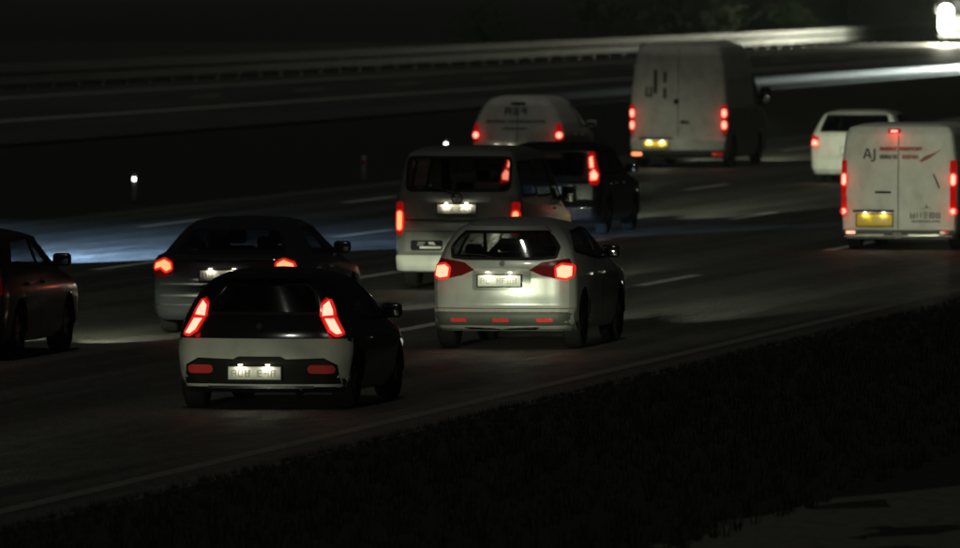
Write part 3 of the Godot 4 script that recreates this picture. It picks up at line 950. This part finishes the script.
	# tall white panel van
	t = vehicle("panel_van", "tall white high-roof panel van with pale bumper and yellow plate on the left", "van", Vector3(-33.88, 0, -219.61), {
		"paint": M.van_white, "wheel": 0.34, "axles": [1.2, 4.8], "corner": 0.11, "bow": 0.03, "taper": 0.02, "nose": 2.2,
		"rear": [[0.2, 0.12], [0.24, 0.0], [0.57, 0.0], [0.6, 0.1], [1.2, 0.1], [2.3, 0.17], [2.46, 0.26], [2.54, 0.6]],
		"front": [[0.2, 5.85], [0.35, 6.0], [0.8, 5.95], [1.05, 5.7], [1.2, 5.15], [1.9, 4.45], [2.3, 4.0], [2.46, 3.6], [2.54, 3.0]],
		"half": [[0.2, 0.94], [0.4, 1.0], [1.2, 1.02], [1.8, 0.97], [2.3, 0.89], [2.46, 0.84], [2.54, 0.66]],
		"windscreen": [Vector2(-0.8, 1.28), Vector2(0.8, 1.28), Vector2(0.76, 1.92), Vector2(-0.76, 1.92)],
		"side_windows": [[Vector2(3.9, 1.28), Vector2(4.95, 1.22), Vector2(4.45, 1.84), Vector2(3.9, 1.86)]],
		"doors": [2.4, 3.8], "belt": 1.24, "mirror": [4.75, 1.4], "mirror_size": Vector3(0.22, 0.36, 0.12), "mirror_paint": M.black, "rim": M.steel_wheel,
		"handle": M.black, "headlight": rect(0.55, 0.8, 0.86, 1.05, 0.05), "beam": {"energy": 60.0, "angle": 13.0, "down": 10.0}})
	tail_light(t, rect(0.89, 0.7, 0.985, 1.28, 0.03), [rect(0.9, 1.03, 0.98, 1.18, 0.035), rect(0.9, 0.79, 0.98, 0.94, 0.035)], 0.1, 0.03, M.tail_pink)
	bumper(t, 0.21, 0.36, M.dark_plastic, 0.05)
	piece("bumper_step", panel(0, rect(-0.86, 0.37, 0.86, 0.56, 0.02), 0.06, 0.1), M.van_white, t)
	plate(t, -0.43, 0.465, 0.52, 0.125, M.plate_yellow, 17, 0.035, 0.08)
	strip(t, "plate_hood", -0.78, 0.585, -0.1, 0.615, M.black, 0.14)
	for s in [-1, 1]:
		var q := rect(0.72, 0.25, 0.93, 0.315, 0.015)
		piece("glowing_reflector", panel(0, q if s > 0 else flip(q), 0.06, 0.02), M.tail_lens if s > 0 else M.tail_orange, t)  # bumper reflectors given a glow of their own for headlight thrown back
		piece("hinge", box(Vector3(0.06, 0.09, 0.05)), M.van_white, t, surf(0, s * 0.95, 2.05) + Vector3(-s * 0.06, 0, 0.01))
	strip(t, "door_seam", -0.006, 0.62, 0.006, 2.4, M.black, 0.002)
	strip(t, "door_handle", 0.05, 0.9, 0.24, 0.945, M.black, 0.025, 0.012)
	piece("lettering", panel(0, rect(-0.5, 1.5, -0.43, 1.98), 0.004, 0.005), M.black_ink, t)
	piece("lettering", panel(0, rect(-0.3, 1.72, -0.24, 1.94), 0.004, 0.005), M.black_ink, t)
	piece("lettering", panel(0, rect(-0.3, 1.4, -0.24, 1.62), 0.004, 0.005), M.black_ink, t)
	piece("lettering", strokes(0, -0.66, 1.44, 0.16, 0.2, 1, 0.04, 48), M.black_ink, t)
	piece("door_lock", panel(0, disc(-0.03, 1.34, 0.055, 12), 0.012, 0.014), M.black, t)

	# white van with red writing
	t = vehicle("delivery_van", "white delivery van with red lettering on its rear doors and wide yellow plate", "van", Vector3(-21.15, 0, -158.03), {
		"paint": M.van_white, "wheel": 0.31, "axles": [0.95, 3.7], "corner": 0.09, "bow": 0.03, "taper": 0.02, "nose": 2.0,
		"rear": [[0.16, 0.12], [0.2, 0.0], [0.28, 0.0], [0.3, 0.05], [0.9, 0.05], [1.68, 0.12], [1.78, 0.2], [1.82, 0.45]],
		"front": [[0.16, 4.6], [0.35, 4.7], [0.7, 4.65], [0.9, 4.45], [1.02, 3.9], [1.6, 3.2], [1.74, 2.9], [1.82, 2.4]],
		"half": [[0.16, 0.8], [0.3, 0.85], [0.9, 0.865], [1.3, 0.85], [1.68, 0.8], [1.77, 0.75], [1.82, 0.6]],
		"windscreen": [Vector2(-0.7, 1.08), Vector2(0.7, 1.08), Vector2(0.66, 1.62), Vector2(-0.66, 1.62)],
		"side_windows": [[Vector2(2.8, 1.08), Vector2(3.7, 1.06), Vector2(3.2, 1.58), Vector2(2.8, 1.6)]],
		"doors": [1.6, 2.7], "belt": 1.04, "mirror": [3.5, 1.15], "mirror_size": Vector3(0.2, 0.26, 0.1), "rim": M.steel_wheel, "handle": M.black,
		"headlight": rect(0.5, 0.62, 0.76, 0.82, 0.05), "beam": {"energy": 60.0, "angle": 13.0, "down": 10.0}})
	tail_light(t, rect(0.755, 0.5, 0.838, 1.3, 0.02), [rect(0.765, 0.94, 0.83, 1.1, 0.03), disc(0.8, 0.56, 0.038, 12)], 0.12, 0.025, M.tail_pink)
	var brake := strip(t, "high_brake_light", -0.15, 1.69, 0.03, 1.755, M.tail_lens, 0.07, 0.02)
	piece("lamp_core", panel(0, rect(-0.11, 1.705, -0.01, 1.735, 0.012), 0.078, 0.012), M.tail_pink, brake)
	lamp_light(t, "brake_lamp_light", surf(0, -0.06, 1.69) + Vector3(0, -0.02, 0.13), Color(1, 0.1, 0.05), 0.02, 0.03)
	strip(t, "door_seam", -0.006, 0.3, 0.006, 1.66, M.black, 0.002)
	strip(t, "door_handle", -0.34, 0.82, -0.1, 0.85, M.black, 0.02, 0.01)
	strip(t, "plate_hood", -0.66, 0.545, -0.06, 0.58, M.black, 0.05)
	plate(t, -0.34, 0.43, 0.52, 0.17, M.plate_yellow, 18, 0.01, 0.016, 0.03)
	var font := SystemFont.new()
	font.font_names = PackedStringArray(["Droid Sans"])
	font.font_weight = 700
	var letters := TextMesh.new()
	letters.text = "AJ"
	letters.font = font
	letters.font_size = 64
	letters.pixel_size = 0.0032
	letters.depth = 0.004
	var word := piece("lettering", letters, M.black_ink, t, surf(0, -0.42, 1.39) + Vector3(0, 0, 0.004))
	word.rotation.x = -0.09
	piece("lettering", strokes(0, -0.27, 1.44, 0.62, 0.05, 14, 0.016, 51), M.red_ink, t)
	piece("lettering", strokes(0, -0.27, 1.32, 0.26, 0.055, 6, 0.014, 52), M.black_ink, t)
	piece("lettering", strokes(0, 0.06, 1.32, 0.24, 0.055, 6, 0.014, 53), M.red_ink, t)
	piece("swoosh", panel(0, [Vector2(0.3, 1.29), Vector2(0.34, 1.27), Vector2(0.46, 1.33), Vector2(0.64, 1.47), Vector2(0.5, 1.4), Vector2(0.38, 1.36)], 0.003, 0.004, [], 0.05), M.red_ink, t)
	piece("lettering", strokes(0, 0.18, 0.46, 0.46, 0.08, 5, 0.016, 54), M.black_ink, t)
	piece("lettering", strokes(0, 0.2, 0.4, 0.42, 0.028, 12, 0.008, 55), M.black_ink, t)
	piece("emblem", panel(0, [Vector2(0.33, 0.6), Vector2(0.4, 0.62), Vector2(0.41, 0.67), Vector2(0.43, 0.62), Vector2(0.5, 0.6), Vector2(0.42, 0.61)], 0.003, 0.004, [], 0.05), M.black_ink, t)
	piece("rear_wiper", tube([surf(0, 0.6, 0.9) + Vector3(0, 0, 0.02), surf(0, 0.56, 1.0) + Vector3(0, 0, 0.025), surf(0, 0.51, 1.1) + Vector3(0, 0, 0.02)], 0.01), M.black, t)
	bumper(t, 0.17, 0.29, M.cladding, 0.03)
	strip(t, "bumper_step", -0.6, 0.2, -0.2, 0.23, M.pale, 0.05)
	strip(t, "bumper_step", 0.16, 0.2, 0.6, 0.23, M.pale, 0.05)
	strip(t, "tow_cover", -0.06, 0.17, 0.06, 0.25, M.pale, 0.05, 0.02)
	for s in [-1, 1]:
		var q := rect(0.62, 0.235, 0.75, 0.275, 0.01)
		piece("glowing_reflector", panel(0, q if s > 0 else flip(q), 0.05, 0.02), M.tail_pink if s < 0 else M.tail_lens, t)  # reflectors, no lamps: emissive to imitate returned headlight

	# white hatchback beyond
	t = vehicle("hatchback_car", "white hatchback with one small red tail light, partly behind the lettered delivery van", "car", Vector3(-28.31, 0, -205.4), {
		"paint": M.white, "wheel": 0.29, "axles": [0.7, 3.1], "corner": 0.14, "bow": 0.05,
		"rear": [[0.16, 0.12], [0.2, 0.02], [0.45, 0.0], [0.5, 0.03], [0.9, 0.06], [0.96, 0.1], [1.28, 0.34], [1.33, 0.44], [1.37, 0.9]],
		"front": [[0.16, 3.9], [0.3, 4.0], [0.6, 3.95], [0.75, 3.8], [0.86, 3.2], [0.92, 2.95], [1.28, 2.3], [1.33, 2.0], [1.37, 1.6]],
		"half": [[0.16, 0.82], [0.3, 0.88], [0.7, 0.9], [0.9, 0.87], [1.1, 0.78], [1.28, 0.68], [1.33, 0.6], [1.37, 0.45]],
		"rear_window": [Vector2(-0.66, 0.98), Vector2(0.66, 0.98), Vector2(0.56, 1.26), Vector2(-0.56, 1.26)],
		"windscreen": [Vector2(-0.64, 0.94), Vector2(0.64, 0.94), Vector2(0.55, 1.27), Vector2(-0.55, 1.27)],
		"side_windows": [[Vector2(0.6, 1.0), Vector2(1.65, 0.95), Vector2(1.65, 1.27), Vector2(0.85, 1.25)], [Vector2(1.73, 0.95), Vector2(2.8, 0.93), Vector2(2.35, 1.25), Vector2(1.73, 1.27)]],
		"doors": [0.95, 1.7], "belt": 0.92, "mirror": [2.65, 0.98], "glass": M.privacy,
		"rows": [[1.95, 0.95, 0.5, 2]], "dash": 2.9,
		"headlight": rect(0.45, 0.58, 0.72, 0.7, 0.04), "beam": {"energy": 60.0, "angle": 13.0, "down": 8.0}})
	tail_light(t, [Vector2(0.7, 0.66), Vector2(0.69, 0.86), Vector2(0.82, 0.92), Vector2(0.85, 0.7)], [[Vector2(0.71, 0.7), Vector2(0.71, 0.78), Vector2(0.8, 0.82), Vector2(0.83, 0.72)]], 0.05, 0.02, M.tail_pink)
	plate(t, 0.0, 0.6, 0.5, 0.115, M.plate_white, 19)
	bumper(t, 0.18, 0.24, M.dark_plastic, 0.01)

	# dark car cut by the left edge of the frame
	t = vehicle("dark_car", "dark car mostly out of frame, cut by the left edge of the photo", "car", Vector3(-25.27, 0, -112.4), {
		"paint": M.dark_paint, "wheel": 0.3, "axles": [0.75, 3.2], "corner": 0.13, "bow": 0.05,
		"rear": [[0.18, 0.12], [0.22, 0.02], [0.45, 0.0], [0.5, 0.04], [0.85, 0.05], [1.26, 0.3], [1.32, 0.4], [1.37, 0.9]],
		"front": [[0.18, 3.95], [0.3, 4.05], [0.6, 4.0], [0.76, 3.85], [0.88, 3.2], [0.94, 3.0], [1.26, 2.4], [1.32, 2.0], [1.37, 1.6]],
		"half": [[0.18, 0.78], [0.3, 0.84], [0.7, 0.86], [0.9, 0.83], [1.26, 0.7], [1.32, 0.62], [1.37, 0.48]],
		"rear_window": rect(-0.56, 0.95, 0.56, 1.24, 0.05),
		"windscreen": [Vector2(-0.64, 0.96), Vector2(0.64, 0.96), Vector2(0.56, 1.25), Vector2(-0.56, 1.25)],
		"side_windows": [[Vector2(0.55, 1.0), Vector2(1.65, 0.95), Vector2(1.65, 1.26), Vector2(0.8, 1.24)], [Vector2(1.73, 0.95), Vector2(2.85, 0.94), Vector2(2.4, 1.24), Vector2(1.73, 1.26)]],
		"doors": [0.95, 1.7], "belt": 0.92, "mirror": [2.7, 1.0], "glass": M.privacy,
		"rows": [[1.95, 0.95, 0.5, 2]], "dash": 2.9,
		"headlight": rect(0.45, 0.6, 0.72, 0.72, 0.04), "beam": {"energy": 40.0, "angle": 13.0, "down": 11.0, "soft": 1.0}})
	tail_light(t, [Vector2(0.62, 0.66), Vector2(0.62, 0.86), Vector2(0.76, 0.9), Vector2(0.81, 0.7)], [disc(0.68, 0.74, 0.035, 12)], 0.03, 0.02, M.tail_core, M.tail_dim)
	plate(t, 0.0, 0.6, 0.5, 0.115, M.plate_white, 20, 0.01)
	for s in [-1, 1]:
		var q := [Vector2(0.785, 0.6), Vector2(0.8, 0.6), Vector2(0.795, 0.8), Vector2(0.76, 0.95), Vector2(0.745, 0.95), Vector2(0.775, 0.8)]
		piece("lamp_trim", panel(0, q if s > 0 else flip(q), 0.03, 0.02), M.chrome, t)

	# cars out of frame whose headlights light the road and the backs in view
	var follower := {
		"paint": M.grey, "wheel": 0.3, "axles": [0.75, 3.2],
		"rear": [[0.18, 0.12], [0.22, 0.02], [0.45, 0.0], [0.85, 0.05], [1.26, 0.3], [1.37, 0.9]],
		"front": [[0.18, 3.95], [0.3, 4.05], [0.6, 4.0], [0.76, 3.85], [0.88, 3.2], [1.26, 2.4], [1.37, 1.6]],
		"half": [[0.18, 0.78], [0.3, 0.84], [0.7, 0.86], [0.9, 0.83], [1.26, 0.7], [1.37, 0.48]],
		"rear_window": rect(-0.56, 0.95, 0.56, 1.24, 0.05), "windscreen": [Vector2(-0.64, 0.96), Vector2(0.64, 0.96), Vector2(0.56, 1.25), Vector2(-0.56, 1.25)],
		"side_windows": [[Vector2(0.55, 1.0), Vector2(2.85, 0.94), Vector2(2.4, 1.24), Vector2(0.8, 1.24)]],
		"belt": 0.92, "mirror": [2.7, 1.0], "headlight": rect(0.45, 0.6, 0.72, 0.72, 0.04)}
	var f := follower.duplicate()
	f.beam = {"energy": 75.0, "angle": 4.5, "down": 3.2, "soft": 0.6}
	vehicle("following_car", "grey car following the pale hatchback, just out of frame", "car", Vector3(-19.9, 0, -72.0), f)
	f = follower.duplicate()
	f.lamp = M.led_lamp
	f.beam = {"energy": 1500.0, "angle": 4.2, "down": 5.0, "color": Color(0.66, 0.82, 1.0), "soft": 0.4, "fan": [1.0, -5.0, -11.0, -17.0]}
	vehicle("following_car", "grey car with bluish headlights in the fourth lane, just out of frame", "car", Vector3(-33.6, 0, -141.0), f)
	f = follower.duplicate()
	f.beam = {"energy": 7000.0, "angle": 5.0, "down": 5.2, "soft": 0.2, "color": Color(0.93, 1.0, 0.96)}
	vehicle("oncoming_car", "grey car on the opposite carriageway, just out of frame", "car", Vector3(-54.6, 0, -444.0), f, PI)

	# oncoming lorry; lamp faces enlarged so their shape takes in the glare
	t = vehicle("oncoming_lorry", "oncoming vehicle with glaring white headlights beside the far barrier", "lorry", Vector3(-69.95, 0, -551.0), {
		"paint": M.dark_paint, "wheel": 0.4, "axles": [1.0, 3.9], "corner": 0.12, "nose": 1.0,
		"rear": [[0.25, 0.05], [0.3, 0.0], [2.4, 0.05], [2.55, 0.3]],
		"front": [[0.25, 4.9], [0.35, 5.0], [1.2, 4.95], [1.3, 4.9], [2.3, 4.6], [2.45, 4.4], [2.55, 4.0]],
		"half": [[0.25, 1.05], [0.4, 1.15], [2.2, 1.12], [2.45, 1.05], [2.55, 0.85]],
		"windscreen": rect(-0.92, 1.4, 0.92, 2.2, 0.05), "side_windows": [rect(3.6, 1.4, 4.5, 2.1, 0.05)],
		"belt": 1.36, "mirror": [4.5, 1.75], "mirror_size": Vector3(0.22, 0.5, 0.12),
		"headlight": rect(0.4, 0.55, 1.06, 1.95, 0.25), "lamp": M.flood_lamp, "beam": {"energy": 80.0, "angle": 30.0, "down": 3.0, "color": Color(1, 1, 0.88), "yaw": 4.0}}, PI)
	bumper(t, 0.3, 0.5, M.dark_plastic, 0.04, 1)
	for s in [-1, 1]:
		lamp_light(t, "headlight_glare", surf(1, s * 0.73, 1.2) + Vector3(0, 0, -0.4), Color(1, 1, 0.88), 100.0, 0.2)

func roadside() -> void:
	# far crash barrier: two rails on posts, built in 16 m lengths
	var st := begin()
	st.set_smooth_group(0)
	var prof := [Vector2(0.0, -0.16), Vector2(0.04, -0.13), Vector2(0.08, -0.11), Vector2(0.08, -0.06), Vector2(0.02, -0.02), Vector2(0.02, 0.02), Vector2(0.08, 0.06), Vector2(0.08, 0.11), Vector2(0.04, 0.13), Vector2(0.0, 0.16)]
	for i in prof.size() - 1:
		quad(st, Vector3(prof[i].x, prof[i].y, 0), Vector3(prof[i + 1].x, prof[i + 1].y, 0), Vector3(prof[i + 1].x, prof[i + 1].y, -16.0), Vector3(prof[i].x, prof[i].y, -16.0), Vector3.RIGHT)
	var rail := done(st)
	var post := box(Vector3(0.1, 0.85, 0.14))
	var zinc := paint(0.17, 0.178, 0.175, 0.5, 0.5)
	var barrier := thing("crash_barrier", "long galvanised crash barrier along the far side of the opposite carriageway", "barrier", Vector3(-76, 0, -300))
	for i in 24:
		for low in 2:
			piece("rail", rail, zinc, barrier, Vector3(0.06 + 0.004 * (i % 2), 0.66 - 0.37 * low, -16.0 * i))
		for k in 4:
			piece("post", post, M.dark_metal, barrier, Vector3(-0.02, 0.37, -16.0 * i - 4.0 * k - 1.0))
	# marker posts in the median
	var white := paint(0.25, 0.25, 0.24, 0.5)
	var reflector_glow := glowing(1, 1, 0.95, 5.0)  # emissive dots standing in for light thrown back by post reflectors
	for p in [[Vector3(-38.59, 0, -188.10), true, "white marker post with a tiny glowing reflector, far left in the dark median"], [Vector3(-39.56, 0, -225.00), true, "white marker post with a tiny glowing reflector, above the grey people carrier"], [Vector3(-37.75, 0, -205.68), false, "unlit pale marker post left of the grey people carrier"]]:
		var t := thing("marker_post", p[2], "post", p[0], 0.0, "marker posts in the median")
		piece("post", pillow(Vector3(0.09, 0.5, 0.05), 0.02), white, t, Vector3(0, 0.23 - 0.0, 0))
		piece("marker_glow" if p[1] else "marker_reflector", pillow(Vector3(0.07, 0.07, 0.03), 0.014), reflector_glow if p[1] else M.reflector, t, Vector3(0, 0.38, 0.03))
	# grass along the near verge
	var blade := begin()
	blade.set_smooth_group(0)
	for k in 7:
		var a := TAU * k / 7.0
		var lean := Vector3(cos(a), 0, sin(a))
		var side := Vector3(-sin(a), 0, cos(a)) * 0.008
		var b := lean * 0.03
		tri(blade, b - side, b + side, b + lean * (0.05 + 0.02 * (k % 3)) + Vector3.UP * (0.12 + 0.03 * (k % 3)), lean)
	var mm := MultiMesh.new()
	mm.transform_format = MultiMesh.TRANSFORM_3D
	mm.mesh = done(blade)
	mm.instance_count = 9000
	var rng := RandomNumberGenerator.new()
	rng.seed = 77
	for i in 9000:
		var x := -17.15 + 6.0 * pow(rng.randf(), 1.8)
		var z := -70.0 - 80.0 * rng.randf()
		var s := rng.randf_range(0.4, 1.0) * minf(1.0, 0.45 + (x + 17.2) * 0.4)
		var tt := clampf((x + 17.2) / 14.0, 0.0, 1.0)
		mm.set_instance_transform(i, Transform3D(Basis(Vector3.UP, rng.randf() * TAU).scaled(Vector3(s, s, s)), Vector3(x, 0.03 + 1.1 * tt * tt, z)))
	var grass := MultiMeshInstance3D.new()
	grass.name = "verge_grass"
	grass.multimesh = mm
	grass.material_override = paint(0.014, 0.017, 0.008, 0.9)
	grass.set_meta("kind", "stuff")
	grass.set_meta("label", "rough grass along the near verge")
	grass.set_meta("category", "grass")
	add_child(grass)
	# shrubs behind the far barrier
	var leafy := paint(0.05, 0.085, 0.03, 0.7)
	leafy.backlight_enabled = true
	leafy.backlight = Color(0.1, 0.16, 0.05)
	var bark := paint(0.05, 0.04, 0.03, 0.9)
	for k in 7:
		var z := -470.0 - 22.0 * k + rng.randf_range(-5, 5)
		var t := thing("roadside_shrub", "dark leafy shrub behind the far crash barrier, %s from the oncoming headlights" % ["seventh", "sixth", "fifth", "fourth", "third", "second", "nearest"][k], "shrub", Vector3(-79.5 + rng.randf_range(-1.5, 0.5), 0, z), 0.0, "shrubs behind the far barrier")
		var h := rng.randf_range(2.2, 3.6)
		for b in 3:
			var a := rng.randf() * TAU
			piece("trunk", tube([Vector3(cos(a) * 0.1, -0.05, sin(a) * 0.1), Vector3(cos(a) * 0.3, h * 0.3, sin(a) * 0.3), Vector3(cos(a) * 0.7, h * 0.65, sin(a) * 0.7)], 0.04, 6), bark, t)
		var crown := begin()
		crown.set_smooth_group(-1)
		for c in 14:
			var mid := Vector3(rng.randf_range(-1.3, 1.3), h * rng.randf_range(0.25, 0.85), rng.randf_range(-1.6, 1.6))
			for l in 70:
				var p := mid + Vector3(rng.randfn(), rng.randfn(), rng.randfn()) * 0.32
				p.y = maxf(p.y, 0.05)
				var u := Vector3(rng.randfn(), rng.randfn(), rng.randfn()).normalized() * 0.08
				var w := u.cross(Vector3(rng.randfn(), rng.randfn(), rng.randfn())).normalized() * 0.05
				quad(crown, p - u, p + w, p + u, p - w, Vector3.UP)
		piece("crown", done(crown), leafy, t)
